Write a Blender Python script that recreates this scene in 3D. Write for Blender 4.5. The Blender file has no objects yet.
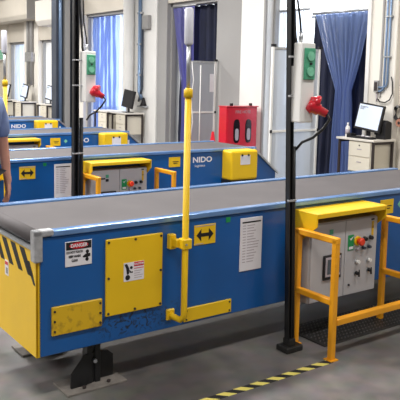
import bpy, bmesh, math, random
from mathutils import Vector, Matrix
random.seed(4)
S = bpy.context.scene
COL = S.collection
PI = math.pi

# ---------------------------------------------------------------- camera, world, lights, exposure
cd = bpy.data.cameras.new('camera'); cam = bpy.data.objects.new('camera', cd); COL.objects.link(cam)
cam.matrix_world = Matrix((
    (0.8106981398121386, 0.04753832024029294, -0.5835311767282616, 0.0),
    (-0.5850306536889373, 0.10413545635663082, -0.8042977937143002, 0.0),
    (0.022531319300767835, 0.9934263509884, 0.11223379532226137, 1.6),
    (0, 0, 0, 1)))
cd.sensor_width = 36; cd.sensor_fit = 'HORIZONTAL'; cd.lens = 687.4 / 400 * 36
cd.shift_y = -45 / 400          # the frame is an off-centre crop
cd.clip_start = 0.05; cd.clip_end = 200
S.camera = cam
S.view_settings.view_transform = 'Standard'; S.view_settings.look = 'None'
S.view_settings.gamma = 1; S.view_settings.use_curve_mapping = False
S.view_settings.exposure = 0.0
W = bpy.data.worlds.new('daylight'); S.world = W; W.use_nodes = True
W.node_tree.nodes['Background'].inputs[0].default_value = (0.88, 0.94, 1.0, 1)
W.node_tree.nodes['Background'].inputs[1].default_value = 4.0
def area(name, loc, sx, sy, power, col=(1, 0.985, 0.965)):
    l = bpy.data.lights.new(name, 'AREA'); l.shape = 'RECTANGLE'; l.size = sx; l.size_y = sy
    l.energy = power; l.color = col
    o = bpy.data.objects.new(name, l); COL.objects.link(o); o.location = loc
    return o
LAMPS = [(x, y) for x in (-3.2, 0.4, 4.0) for y in (-3.0, 1.0, 5.0, 9.0, 13.0, 17.0)]
for x, y in LAMPS:
    area('lamp_light', (x, y, 4.42), 1.5, 0.35, {-3.0: 30, 1.0: 82}.get(y, 165))

# ---------------------------------------------------------------- materials
def lin(c):
    return tuple(((v / 255 + 0.055) / 1.055) ** 2.4 if v > 10 else v / 255 / 12.92 for v in c)
def mat(name, rgb, rough=0.5, metal=0, var=0.0, scale=8, bump=0, rgb2=None, emit=None, es=1, alpha=1, coat=0, detail=4):
    m = bpy.data.materials.new(name); m.use_nodes = True
    nt = m.node_tree; b = nt.nodes['Principled BSDF']
    c1 = lin(rgb); c2 = lin(rgb2) if rgb2 else tuple(max(0, v * (1 - var)) for v in c1)
    b.inputs['Roughness'].default_value = rough; b.inputs['Metallic'].default_value = metal
    b.inputs['Coat Weight'].default_value = coat
    tc = nt.nodes.new('ShaderNodeTexCoord'); n = nt.nodes.new('ShaderNodeTexNoise')
    n.inputs['Scale'].default_value = scale; n.inputs['Detail'].default_value = detail
    r = nt.nodes.new('ShaderNodeValToRGB'); r.color_ramp.elements[0].position = 0.35; r.color_ramp.elements[1].position = 0.65
    r.color_ramp.elements[0].color = (*c2, 1); r.color_ramp.elements[1].color = (*c1, 1)
    nt.links.new(tc.outputs['Object'], n.inputs['Vector']); nt.links.new(n.outputs['Fac'], r.inputs['Fac'])
    nt.links.new(r.outputs['Color'], b.inputs['Base Color'])
    if bump:
        bp = nt.nodes.new('ShaderNodeBump'); bp.inputs['Strength'].default_value = bump; bp.inputs['Distance'].default_value = 0.004
        nt.links.new(n.outputs['Fac'], bp.inputs['Height']); nt.links.new(bp.outputs['Normal'], b.inputs['Normal'])
    if emit:
        b.inputs['Emission Color'].default_value = (*lin(emit), 1); b.inputs['Emission Strength'].default_value = es
    b.inputs['Alpha'].default_value = alpha
    return m
def sheet_mat(name, rgb, see, rough=0.2, trans=0.5):
    """thin plastic film: part see-through, part shiny, part light passed through"""
    m = bpy.data.materials.new(name); m.use_nodes = True; nt = m.node_tree; nt.nodes.clear()
    out = nt.nodes.new('ShaderNodeOutputMaterial')
    tr = nt.nodes.new('ShaderNodeBsdfTransparent'); tr.inputs[0].default_value = (*lin(rgb), 1)
    tl = nt.nodes.new('ShaderNodeBsdfTranslucent'); tl.inputs[0].default_value = (*lin(rgb), 1)
    pr = nt.nodes.new('ShaderNodeBsdfPrincipled'); pr.inputs['Roughness'].default_value = rough
    n = nt.nodes.new('ShaderNodeTexNoise'); n.inputs['Scale'].default_value = 5
    r = nt.nodes.new('ShaderNodeValToRGB'); c = lin(rgb)
    r.color_ramp.elements[0].color = (*[v * 0.8 for v in c], 1); r.color_ramp.elements[1].color = (*c, 1)
    nt.links.new(n.outputs['Fac'], r.inputs['Fac']); nt.links.new(r.outputs['Color'], pr.inputs['Base Color'])
    m1 = nt.nodes.new('ShaderNodeMixShader'); m1.inputs[0].default_value = trans
    nt.links.new(pr.outputs[0], m1.inputs[1]); nt.links.new(tl.outputs[0], m1.inputs[2])
    m2 = nt.nodes.new('ShaderNodeMixShader'); m2.inputs[0].default_value = see
    nt.links.new(m1.outputs[0], m2.inputs[1]); nt.links.new(tr.outputs[0], m2.inputs[2])
    nt.links.new(m2.outputs[0], out.inputs[0])
    return m
M = {}
M['blue'] = mat('blue_paint', (10, 86, 156), 0.35, 0, 0.12, 2.5, coat=0.2)
M['railblue'] = mat('rail_blue_sheen', (120, 160, 215), 0.22, 0.35, 0.25, 5)  # pale tone puts the sheen of the blue rail into its colour
M['yellow'] = mat('yellow_paint', (238, 193, 20), 0.4, 0, 0.08, 3)
M['amber'] = mat('amber_paint', (246, 168, 28), 0.4, 0, 0.1, 6)
M['belt'] = mat('belt_rubber', (86, 81, 82), 0.7, 0, 0.14, 3, 0.15)
M['black'] = mat('black_paint', (26, 26, 28), 0.45, 0, 0.2, 9)
M['rubber'] = mat('black_rubber', (40, 39, 38), 0.5, 0, 0.3, 20)
M['stud'] = mat('stud_highlight_rubber', (84, 80, 78), 0.45, 0, 0.3, 20)  # lighter grey paints the mat's glossy highlights onto the studs
M['steel'] = mat('brushed_steel', (190, 192, 195), 0.35, 0.75, 0.25, 20)
M['cast'] = mat('cast_aluminium', (182, 182, 184), 0.5, 0.35, 0.3, 30, 0.2)
M['panelgrey'] = mat('cabinet_grey', (182, 180, 182), 0.5, 0, 0.04, 4)
M['white'] = mat('white_paint', (232, 230, 226), 0.5, 0, 0.04, 3)
M['paper'] = mat('paper_white', (226, 222, 226), 0.6, 0, 0.04, 20)
M['ink'] = mat('black_ink', (20, 18, 22), 0.6)
M['faintink'] = mat('grey_print', (176, 166, 172), 0.7)
M['red'] = mat('red_print', (200, 24, 44), 0.5)
M['redplastic'] = mat('red_plastic', (214, 28, 48), 0.3, 0, 0.2, 10, coat=0.4)
M['redpaint'] = mat('red_cabinet_paint', (205, 24, 46), 0.35, 0, 0.12, 5, coat=0.3)
M['estop'] = mat('red_stop_plastic', (226, 60, 30), 0.35)
M['green'] = mat('green_plastic', (22, 150, 84), 0.4, 0, 0.2, 20)
M['paleteal'] = mat('pale_green_cover', (130, 205, 170), 0.35, 0, 0.2, 40)
M['socketgreen'] = mat('green_socket_plastic', (84, 168, 132), 0.35, 0, 0.25, 30)
M['concreteplate'] = mat('dusty_steel_plate', (128, 121, 114), 0.75, 0, 0.25, 25, 0.3)
M['navy'] = mat('navy_curtain_cloth', (10, 20, 52), 0.75, 0, 0.35, 3)
M['cream'] = mat('cream_wall_paint', (236, 230, 220), 0.7, 0, 0.05, 1.5)
M['beige'] = mat('beige_wall_paint', (214, 206, 192), 0.8, 0, 0.08, 1.5)
M['wallgrey'] = mat('grey_wall_paint', (158, 156, 154), 0.8, 0, 0.08, 1.2)
M['hallgrey'] = mat('hall_cladding', (120, 120, 122), 0.8, 0, 0.1, 1.2)
M['darksteel'] = mat('dark_painted_steel', (66, 74, 88), 0.4, 0.2, 0.35, 2)
M['darkgreen'] = mat('sign_green', (30, 128, 96), 0.5)
M['deskwhite'] = mat('desk_laminate', (228, 222, 212), 0.45, 0, 0.04, 6)
M['drawer'] = mat('drawer_laminate', (226, 218, 200), 0.5, 0, 0.04, 6)
M['darkbrown'] = mat('dark_desk_frame', (52, 42, 40), 0.5)
M['screen'] = mat('lit_screen', (190, 200, 215), 0.3, emit=(196, 205, 222), es=0.55)
M['hmi'] = mat('operator_screen', (60, 66, 70), 0.2, emit=(70, 76, 80), es=0.3)
M['lamp'] = mat('lamp_diffuser', (250, 250, 250), 0.4, emit=(255, 250, 240), es=3)
M['lens'] = mat('signal_lamp_lens', (214, 214, 224), 0.25, 0, 0.05, 30)
M['pipe'] = mat('blue_grey_pipe', (122, 146, 178), 0.3, 0.3, 0.1, 4)
M['skin'] = mat('skin', (190, 134, 112), 0.55, 0, 0.08, 15)
M['shirt'] = mat('blue_grey_shirt_cloth', (120, 136, 176), 0.85, 0, 0.2, 12, 0.3)
M['trousers'] = mat('black_trouser_cloth', (30, 30, 36), 0.9, 0, 0.2, 12)
M['hair'] = mat('dark_hair', (30, 24, 20), 0.7, 0, 0.3, 40)
M['glass'] = sheet_mat('screen_glass', (225, 228, 232), 0.5, 0.1, 0.3)
M['film'] = sheet_mat('blue_plastic_film', (150, 172, 222), 0.45, 0.1, 0.35)
M['clearfilm'] = sheet_mat('clear_plastic_film', (225, 232, 245), 0.45, 0.12, 0.7)
M['violetfilm'] = sheet_mat('violet_plastic_film', (150, 150, 225), 0.35, 0.12, 0.6)
M['darkglass'] = mat('dark_window_glass', (36, 30, 34), 0.1)
M['ceiling'] = mat('ceiling_sheet', (205, 204, 200), 0.8, 0, 0.05, 2)
M['yard'] = mat('yard_asphalt', (150, 150, 150), 0.9, 0, 0.2, 1)

# stained concrete floor
fm = mat('concrete_floor', (122, 114, 107), 0.42, 0, 0, 1.3, 0, (84, 77, 71)); M['floor'] = fm
nt = fm.node_tree; b = nt.nodes['Principled BSDF']; ramp = [n for n in nt.nodes if n.type == 'VALTORGB'][0]
n2 = nt.nodes.new('ShaderNodeTexNoise'); n2.inputs['Scale'].default_value = 9; n2.inputs['Detail'].default_value = 8
mx = nt.nodes.new('ShaderNodeMix'); mx.data_type = 'RGBA'; mx.blend_type = 'OVERLAY'; mx.inputs[0].default_value = 0.5
tc = [n for n in nt.nodes if n.type == 'TEX_COORD'][0]
nt.links.new(tc.outputs['Object'], n2.inputs['Vector'])
nt.links.new(ramp.outputs[0], mx.inputs[6]); nt.links.new(n2.outputs['Color'], mx.inputs[7])
hs = nt.nodes.new('ShaderNodeHueSaturation'); hs.inputs['Saturation'].default_value = 0.45
nt.links.new(mx.outputs[2], hs.inputs['Color']); nt.links.new(hs.outputs[0], b.inputs['Base Color'])
rr = nt.nodes.new('ShaderNodeMapRange'); rr.inputs[3].default_value = 0.3; rr.inputs[4].default_value = 0.6
nt.links.new(n2.outputs['Fac'], rr.inputs[0]); nt.links.new(rr.outputs[0], b.inputs['Roughness'])
# worn yellow cover: grime concentrated along the low edge of the plate
def worn_yellow():
    m = mat('worn_yellow_paint', (226, 184, 30), 0.45); nt = m.node_tree; b = nt.nodes['Principled BSDF']
    n = nt.nodes.new('ShaderNodeTexNoise'); n.inputs['Scale'].default_value = 26; n.inputs['Detail'].default_value = 6
    tc = nt.nodes.new('ShaderNodeTexCoord'); sp = nt.nodes.new('ShaderNodeSeparateXYZ')
    nt.links.new(tc.outputs['Object'], n.inputs['Vector']); nt.links.new(tc.outputs['Object'], sp.inputs[0])
    mr = nt.nodes.new('ShaderNodeMapRange'); mr.inputs[1].default_value = 0.34; mr.inputs[2].default_value = 0.55
    mr.inputs[3].default_value = 0.14; mr.inputs[4].default_value = 0.0
    nt.links.new(sp.outputs['Z'], mr.inputs[0])
    ad = nt.nodes.new('ShaderNodeMath'); ad.operation = 'ADD'
    nt.links.new(n.outputs['Fac'], ad.inputs[0]); nt.links.new(mr.outputs[0], ad.inputs[1])
    r = nt.nodes.new('ShaderNodeValToRGB'); r.color_ramp.elements[0].position = 0.62; r.color_ramp.elements[1].position = 0.9
    r.color_ramp.elements[0].color = (*lin((214, 172, 26)), 1); r.color_ramp.elements[1].color = (*lin((110, 80, 30)), 1)
    nt.links.new(ad.outputs[0], r.inputs[0]); nt.links.new(r.outputs[0], b.inputs['Base Color'])
    return m
M['wornyellow'] = worn_yellow()
# scuffed patch on the blue side near the first leg: oily smears, part of the paint
nt = M['blue'].node_tree; b = nt.nodes['Principled BSDF']; src = b.inputs['Base Color'].links[0].from_socket
tc = nt.nodes.new('ShaderNodeTexCoord'); sp = nt.nodes.new('ShaderNodeSeparateXYZ'); nt.links.new(tc.outputs['Object'], sp.inputs[0])
def bump_range(sock, a, b_, c, d):
    m1 = nt.nodes.new('ShaderNodeMapRange'); m1.interpolation_type = 'SMOOTHSTEP'; m1.inputs[1].default_value = a; m1.inputs[2].default_value = b_
    m2 = nt.nodes.new('ShaderNodeMapRange'); m2.interpolation_type = 'SMOOTHSTEP'; m2.inputs[1].default_value = d; m2.inputs[2].default_value = c
    nt.links.new(sock, m1.inputs[0]); nt.links.new(sock, m2.inputs[0])
    k = nt.nodes.new('ShaderNodeMath'); k.operation = 'MULTIPLY'; nt.links.new(m1.outputs[0], k.inputs[0]); nt.links.new(m2.outputs[0], k.inputs[1]); return k.outputs[0]
kx = bump_range(sp.outputs[0], 0.22, 0.42, 0.55, 0.95); kz = bump_range(sp.outputs[2], 0.24, 0.30, 0.36, 0.46)
ns = nt.nodes.new('ShaderNodeTexNoise'); ns.inputs['Scale'].default_value = 28; ns.inputs['Detail'].default_value = 7; ns.inputs['Distortion'].default_value = 1.5
nt.links.new(tc.outputs['Object'], ns.inputs['Vector'])
th = nt.nodes.new('ShaderNodeMapRange'); th.inputs[1].default_value = 0.50; th.inputs[2].default_value = 0.62; nt.links.new(ns.outputs['Fac'], th.inputs[0])
k1 = nt.nodes.new('ShaderNodeMath'); k1.operation = 'MULTIPLY'; nt.links.new(kx, k1.inputs[0]); nt.links.new(kz, k1.inputs[1])
k2 = nt.nodes.new('ShaderNodeMath'); k2.operation = 'MULTIPLY'; nt.links.new(k1.outputs[0], k2.inputs[0]); nt.links.new(th.outputs[0], k2.inputs[1])
mx = nt.nodes.new('ShaderNodeMix'); mx.data_type = 'RGBA'; nt.links.new(k2.outputs[0], mx.inputs[0]); nt.links.new(src, mx.inputs[6]); mx.inputs[7].default_value = (*lin((22, 34, 52)), 1)
nt.links.new(mx.outputs[2], b.inputs['Base Color'])
# black and yellow floor tape: printed diagonal bars
def tape_mat():
    m = bpy.data.materials.new('hazard_tape_print'); m.use_nodes = True; nt = m.node_tree; b = nt.nodes['Principled BSDF']
    tc = nt.nodes.new('ShaderNodeTexCoord'); sp = nt.nodes.new('ShaderNodeSeparateXYZ'); nt.links.new(tc.outputs['Object'], sp.inputs[0])
    a = nt.nodes.new('ShaderNodeMath'); a.operation = 'ADD'; nt.links.new(sp.outputs[0], a.inputs[0]); nt.links.new(sp.outputs[1], a.inputs[1])
    d = nt.nodes.new('ShaderNodeMath'); d.operation = 'DIVIDE'; nt.links.new(a.outputs[0], d.inputs[0]); d.inputs[1].default_value = 0.112
    f = nt.nodes.new('ShaderNodeMath'); f.operation = 'FRACT'; nt.links.new(d.outputs[0], f.inputs[0])
    g = nt.nodes.new('ShaderNodeMath'); g.operation = 'GREATER_THAN'; nt.links.new(f.outputs[0], g.inputs[0]); g.inputs[1].default_value = 0.5
    mx = nt.nodes.new('ShaderNodeMix'); mx.data_type = 'RGBA'; nt.links.new(g.outputs[0], mx.inputs[0])
    mx.inputs[6].default_value = (*lin((40, 38, 36)), 1); mx.inputs[7].default_value = (*lin((226, 212, 110)), 1)
    nt.links.new(mx.outputs[2], b.inputs['Base Color']); b.inputs['Roughness'].default_value = 0.6
    return m
M['tape'] = tape_mat()

# ---------------------------------------------------------------- mesh helpers
class MB:
    def __init__(s): s.bm = bmesh.new()
    def _merge(s, t):
        me = bpy.data.meshes.new('t'); t.to_mesh(me); t.free(); s.bm.from_mesh(me); bpy.data.meshes.remove(me); return s
    def box(s, a, b, bev=0.0, seg=1):
        t = bmesh.new(); bmesh.ops.create_cube(t, size=1)
        for v in t.verts:
            for i in range(3): v.co[i] = a[i] + (v.co[i] + 0.5) * (b[i] - a[i])
        if bev: bmesh.ops.bevel(t, geom=t.edges[:], offset=bev, segments=seg, profile=0.5, affect='EDGES')
        return s._merge(t)
    def tube(s, pts, r, n=12, cap=True):
        pts = [Vector(p) for p in pts]; rs = r if isinstance(r, (list, tuple)) else [r] * len(pts)
        t = bmesh.new(); rings = []; up = None
        for i, p in enumerate(pts):
            d = (pts[min(i + 1, len(pts) - 1)] - pts[max(i - 1, 0)]).normalized()
            if up is None:
                up = d.orthogonal().normalized()
            else:
                up = (up - d * up.dot(d)).normalized()
            q = d.cross(up)
            rings.append([t.verts.new(p + (up * math.cos(2 * PI * k / n) + q * math.sin(2 * PI * k / n)) * rs[i]) for k in range(n)])
        for i in range(len(pts) - 1):
            for k in range(n):
                f = t.faces.new((rings[i][k], rings[i][(k + 1) % n], rings[i + 1][(k + 1) % n], rings[i + 1][k])); f.smooth = True
        if cap: t.faces.new(rings[0][::-1]); t.faces.new(rings[-1])
        return s._merge(t)
    def bar(s, p, q, w, h=None):
        """square bar from p to q"""
        p, q = Vector(p), Vector(q); d = q - p; L = d.length; h = h or w
        t = bmesh.new(); bmesh.ops.create_cube(t, size=1)
        for v in t.verts: v.co = Vector((v.co.x * w, v.co.y * h, v.co.z * L))
        bmesh.ops.bevel(t, geom=t.edges[:], offset=min(w, h) * 0.12, segments=1, affect='EDGES')
        rot = d.to_track_quat('Z', 'Y').to_matrix().to_4x4()
        bmesh.ops.transform(t, matrix=Matrix.Translation((p + q) / 2) @ rot, verts=t.verts[:])
        return s._merge(t)
    def prism(s, poly, axis, a, b, bev=0.0):
        """poly: 2-d outline in the two other axes, extruded along axis a..b"""
        t = bmesh.new(); o = [i for i in range(3) if i != axis]
        def mk(val):
            L = []
            for p in poly:
                c = [0, 0, 0]; c[axis] = val; c[o[0]] = p[0]; c[o[1]] = p[1]; L.append(t.verts.new(c))
            return L
        A, B = mk(a), mk(b)
        t.faces.new(A); t.faces.new(B[::-1])
        for i in range(len(poly)):
            j = (i + 1) % len(poly); t.faces.new((A[j], A[i], B[i], B[j]))
        bmesh.ops.recalc_face_normals(t, faces=t.faces[:])
        if bev: bmesh.ops.bevel(t, geom=t.edges[:], offset=bev, segments=1, affect='EDGES')
        return s._merge(t)
    def disc(s, c, axis, r, h, n=16, bev=0.0):
        d = Vector((0, 0, 0)); d[axis] = 1; c = Vector(c)
        return s.tube([c, c + d * h], r, n)
    def grid(s, fn, nu, nv):
        t = bmesh.new(); V = [[t.verts.new(fn(i / nu, j / nv)) for j in range(nv + 1)] for i in range(nu + 1)]
        for i in range(nu):
            for j in range(nv):
                f = t.faces.new((V[i][j], V[i + 1][j], V[i + 1][j + 1], V[i][j + 1])); f.smooth = True
        return s._merge(t)
    def build(s, name, m, parent=None, label=None, kind=None):
        me = bpy.data.meshes.new(name); s.bm.to_mesh(me); s.bm.free(); me.materials.append(M[m])
        o = bpy.data.objects.new(name, me); COL.objects.link(o)
        if parent: o.parent = parent
        if label: o['label'] = label
        if kind: o['kind'] = kind
        return o
def text(name, body, size, m, loc, rot, parent=None, sx=1.0, bold=0.0, align='CENTER'):
    cu = bpy.data.curves.new('t', 'FONT'); cu.body = body; cu.size = size; cu.align_x = align; cu.align_y = 'CENTER'
    cu.extrude = 0.0006; cu.offset = bold; cu.resolution_u = 3
    tmp = bpy.data.objects.new('t', cu); COL.objects.link(tmp)
    dg = bpy.context.evaluated_depsgraph_get(); me = bpy.data.meshes.new_from_object(tmp.evaluated_get(dg))
    bpy.data.objects.remove(tmp); bpy.data.curves.remove(cu)
    me.transform(Matrix.Translation(loc) @ rot @ Matrix.Diagonal((sx, 1, 1, 1)))
    me.name = name; me.materials.clear(); me.materials.append(M[m])
    o = bpy.data.objects.new(name, me); COL.objects.link(o)
    if parent: o.parent = parent
    return o
FACE_FRONT = Matrix.Rotation(PI / 2, 4, 'X')                                   # reads from -Y
FACE_SIDE = Matrix.Rotation(-PI / 2, 4, 'Z') @ Matrix.Rotation(PI / 2, 4, 'X')  # reads from -X
def thing(name, label, cat, loc=(0, 0, 0), rz=0, group=None):
    o = bpy.data.objects.new(name, None); COL.objects.link(o); o.location = loc; o.rotation_euler = (0, 0, rz)
    o.empty_display_size = 0.1; tag(o, label, cat, group); return o
def tag(o, label, cat, group=None):
    o['label'] = label; o['category'] = cat
    if group: o['group'] = group
    return o
def struct(name, mb, m):
    o = mb.build(name, m); o['kind'] = 'structure'; return o
def copy_tree(o, parent=None):
    c = o.copy(); COL.objects.link(c)
    if parent: c.parent = parent
    for ch in list(o.children): copy_tree(ch, c)
    return c
def place(root, loc, label, group=None):
    c = copy_tree(root); c.location = loc; c['label'] = label
    if group: c['group'] = group
    return c

# ---------------------------------------------------------------- the hall
XW = 7.05      # front plane of the piers of the dock wall
XL, YN, YF, ZC = -8.0, -5.0, 22.0, 4.8
struct('floor', MB().box((XL, YN, -0.1), (XW + 0.6, YF, 0)), 'floor')
struct('ceiling', MB().box((XL, YN, ZC), (XW + 0.6, YF, ZC + 0.1)), 'ceiling')
struct('wall_left', MB().box((XL - 0.15, YN, 0), (XL, YF, ZC)), 'hallgrey')
struct('wall_back', MB().box((XL, YF, 0), (XW + 0.6, YF + 0.15, ZC)), 'cream')
struct('wall_front', MB().box((XL, YN - 0.15, 0), (XW + 0.6, YN, ZC)), 'hallgrey')
struct('floor_yard', MB().box((XW + 0.6, -8, -0.25), (40, 34, -0.12)), 'yard')
# dock wall: piers between the door openings, wall above the heads
struct('wall_right', MB().box((XW + 0.1, YN, 0), (XW + 0.4, 5.60, ZC)), 'beige')
HEAD = 2.95
heads = MB().box((XW + 0.05, 5.60, HEAD), (XW + 0.4, YF, ZC)); struct('wall_right.001', heads, 'beige')
def pier(y0, y1, m, x0=XW, z1=ZC):
    return struct('wall_right', MB().box((x0, y0, 0), (XW + 0.4, y1, z1), 0.01), m)
pier(5.60, 6.06, 'cream')
pier(8.05, 8.68, 'white'); pier(8.68, 9.38, 'wallgrey', XW + 0.04)
pier(10.90, 11.22, 'wallgrey', XW + 0.03); pier(11.22, 12.30, 'white')
pier(14.35, 15.50, 'cream', XW + 0.02)
pier(16.90, 17.85, 'cream'); pier(19.15, YF, 'beige', XW + 0.02)
# raised strips along the near pier edges
struct('trim_1', MB().box((XW - 0.03, 6.0, 0), (XW, 6.06, 2.95), 0.004), 'white')
struct('trim_2', MB().box((XW - 0.02, 5.80, 1.4), (XW, 5.83, 2.95), 0.004), 'wallgrey')
struct('trim_3', MB().box((XW - 0.03, 8.05, 0), (XW, 8.10, 3.0), 0.004), 'wallgrey')
struct('trim_4', MB().box((XW - 0.03, 12.22, 0), (XW, 12.3, 3.0), 0.004), 'wallgrey')
for i, (y0, y1) in enumerate([(15.5, 16.9), (17.85, 19.15)]):
    struct('wall_right', MB().box((XW + 0.04, y0, 2.45), (XW + 0.35, y1, HEAD)), 'beige')
# door frames
for i, (y0, y1) in enumerate([(6.06, 8.05), (9.38, 10.90), (12.30, 14.35), (15.5, 16.9), (17.85, 19.15)]):
    z1 = HEAD if i < 3 else 2.45
    f = MB().box((XW + 0.12, y0, 0), (XW + 0.2, y0 + 0.05, z1)).box((XW + 0.12, y1 - 0.05, 0), (XW + 0.2, y1, z1)).box((XW + 0.12, y0, z1 - 0.06), (XW + 0.2, y1, z1))
    o = f.build('door_%d' % (i + 1), 'wallgrey'); o['kind'] = 'structure'
# roller shutter housings over the far doors
def housing(y0, y1, z0, z1, d, label, m='cream'):
    t = thing('shutter_housing', label, 'shutter box', (XW, y0, z0), group=None)
    h, L = z1 - z0, y1 - y0
    MB().prism([(0, 0), (-d * 0.85, 0), (-d, h * 0.2), (-d, h), (0, h)], 1, 0, L, 0.01).build('casing', m, t)
    MB().box((-d - 0.01, -0.02, 0), (0, 0, h), 0.004).build('end_plate', 'wallgrey', t)
    return t
housing(14.35, 15.75, 2.72, 3.30, 0.55, 'cream shutter box above the pier left of the dark steel column')
housing(16.5, 19.6, 2.95, 3.5, 0.45, 'long beige shutter box over the farthest dock door', 'beige')

# ---------------------------------------------------------------- curtains in the dock doors
def curtain(y0, y1, z0, z1, x, folds, amp, m, label, name='curtain', group=None, pinch=None, seed=0):
    rnd = random.Random(seed); ph = [rnd.uniform(0, 6) for _ in range(4)]
    cy = (y0 + y1) / 2
    root = thing(name, label, 'curtain', (x, cy, z0), group=group)
    def fn(u, v):
        z = z0 + v * (z1 - z0); yy = y0 + u * (y1 - y0)
        w = 1; a = amp
        if pinch:
            zc, yc, wmin = pinch
            k = (z - zc) / (z1 - zc) if z > zc else (zc - z) / (zc - z0) * 0.10
            w = wmin + (1 - wmin) * max(0, min(1, k)) ** 0.8; yy = yc + (yy - cy) * w + (cy - yc) * max(0, min(1, (z - zc) / (z1 - zc)))
            a = amp * (0.5 + 0.8 * (1 - w))
        xx = a * (math.sin(u * folds * 2 * PI + ph[0]) + 0.45 * math.sin(u * folds * 4.7 * PI + ph[1] + v * 1.5) + 0.3 * math.sin(v * 5 + u * 9 + ph[2]) + 0.22 * math.sin(v * 21 + u * 15 + ph[3]) * math.sin(u * 31 + v * 8))
        return (xx, yy - cy, z - z0)
    MB().grid(fn, int(folds * 9), 26).build('curtain_cloth', m, root)
    MB().tube([(0, y0 - cy - 0.05, z1 - z0 + 0.02), (0, y1 - cy + 0.05, z1 - z0 + 0.02)], 0.02, 10).build('curtain_rail', 'steel', root)
    return root
curtain(6.12, 7.34, 0.02, 2.50, XW + 0.30, 7, 0.035, 'navy', 'long dark navy curtain behind the desk and its lit monitor', seed=1)
curtain(6.12, 7.15, 0.02, 2.52, XW + 0.12, 9, 0.03, 'film', 'shiny blue plastic sheet gathered and tied at its waist, left of the desk', 'plastic_curtain', None, (1.50, 6.54, 0.24), 2)
curtain(7.45, 8.02, 0.02, 2.62, XW + 0.27, 4, 0.03, 'clearfilm', 'pale clear plastic curtain behind the black channel post with the grey socket box', 'plastic_curtain', seed=3)
curtain(9.42, 10.86, 0.02, 2.88, XW + 0.30, 7, 0.04, 'navy', 'dark navy curtain right behind the top of the yellow signal light pole', seed=4)
curtain(10.15, 10.85, 0.02, 2.86, XW + 0.14, 4, 0.04, 'violetfilm', 'violet plastic sheet hanging in front of the far navy curtain, left of the signal light', 'plastic_curtain', None, (1.5, 10.35, 0.5), 5)
curtain(12.36, 13.08, 0.02, 2.88, XW + 0.25, 5, 0.04, 'clearfilm', 'bright white plastic curtain just left of the cream pier with pipes', 'plastic_curtain', seed=6)
curtain(13.2, 14.3, 0.02, 2.88, XW + 0.25, 6, 0.05, 'film', 'bright pale blue plastic curtain right of the red plug near the dark steel column', 'plastic_curtain', seed=7)
curtain(15.6, 16.1, 0.02, 2.40, XW + 0.25, 4, 0.04, 'violetfilm', 'narrow violet plastic curtain between dark steel column and far cream pier', 'plastic_curtain', seed=8)
curtain(18.0, 19.1, 0.02, 2.40, XW + 0.25, 5, 0.05, 'clearfilm', 'leftmost bright white plastic curtain in the farthest dock door', 'plastic_curtain', seed=9)

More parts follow.
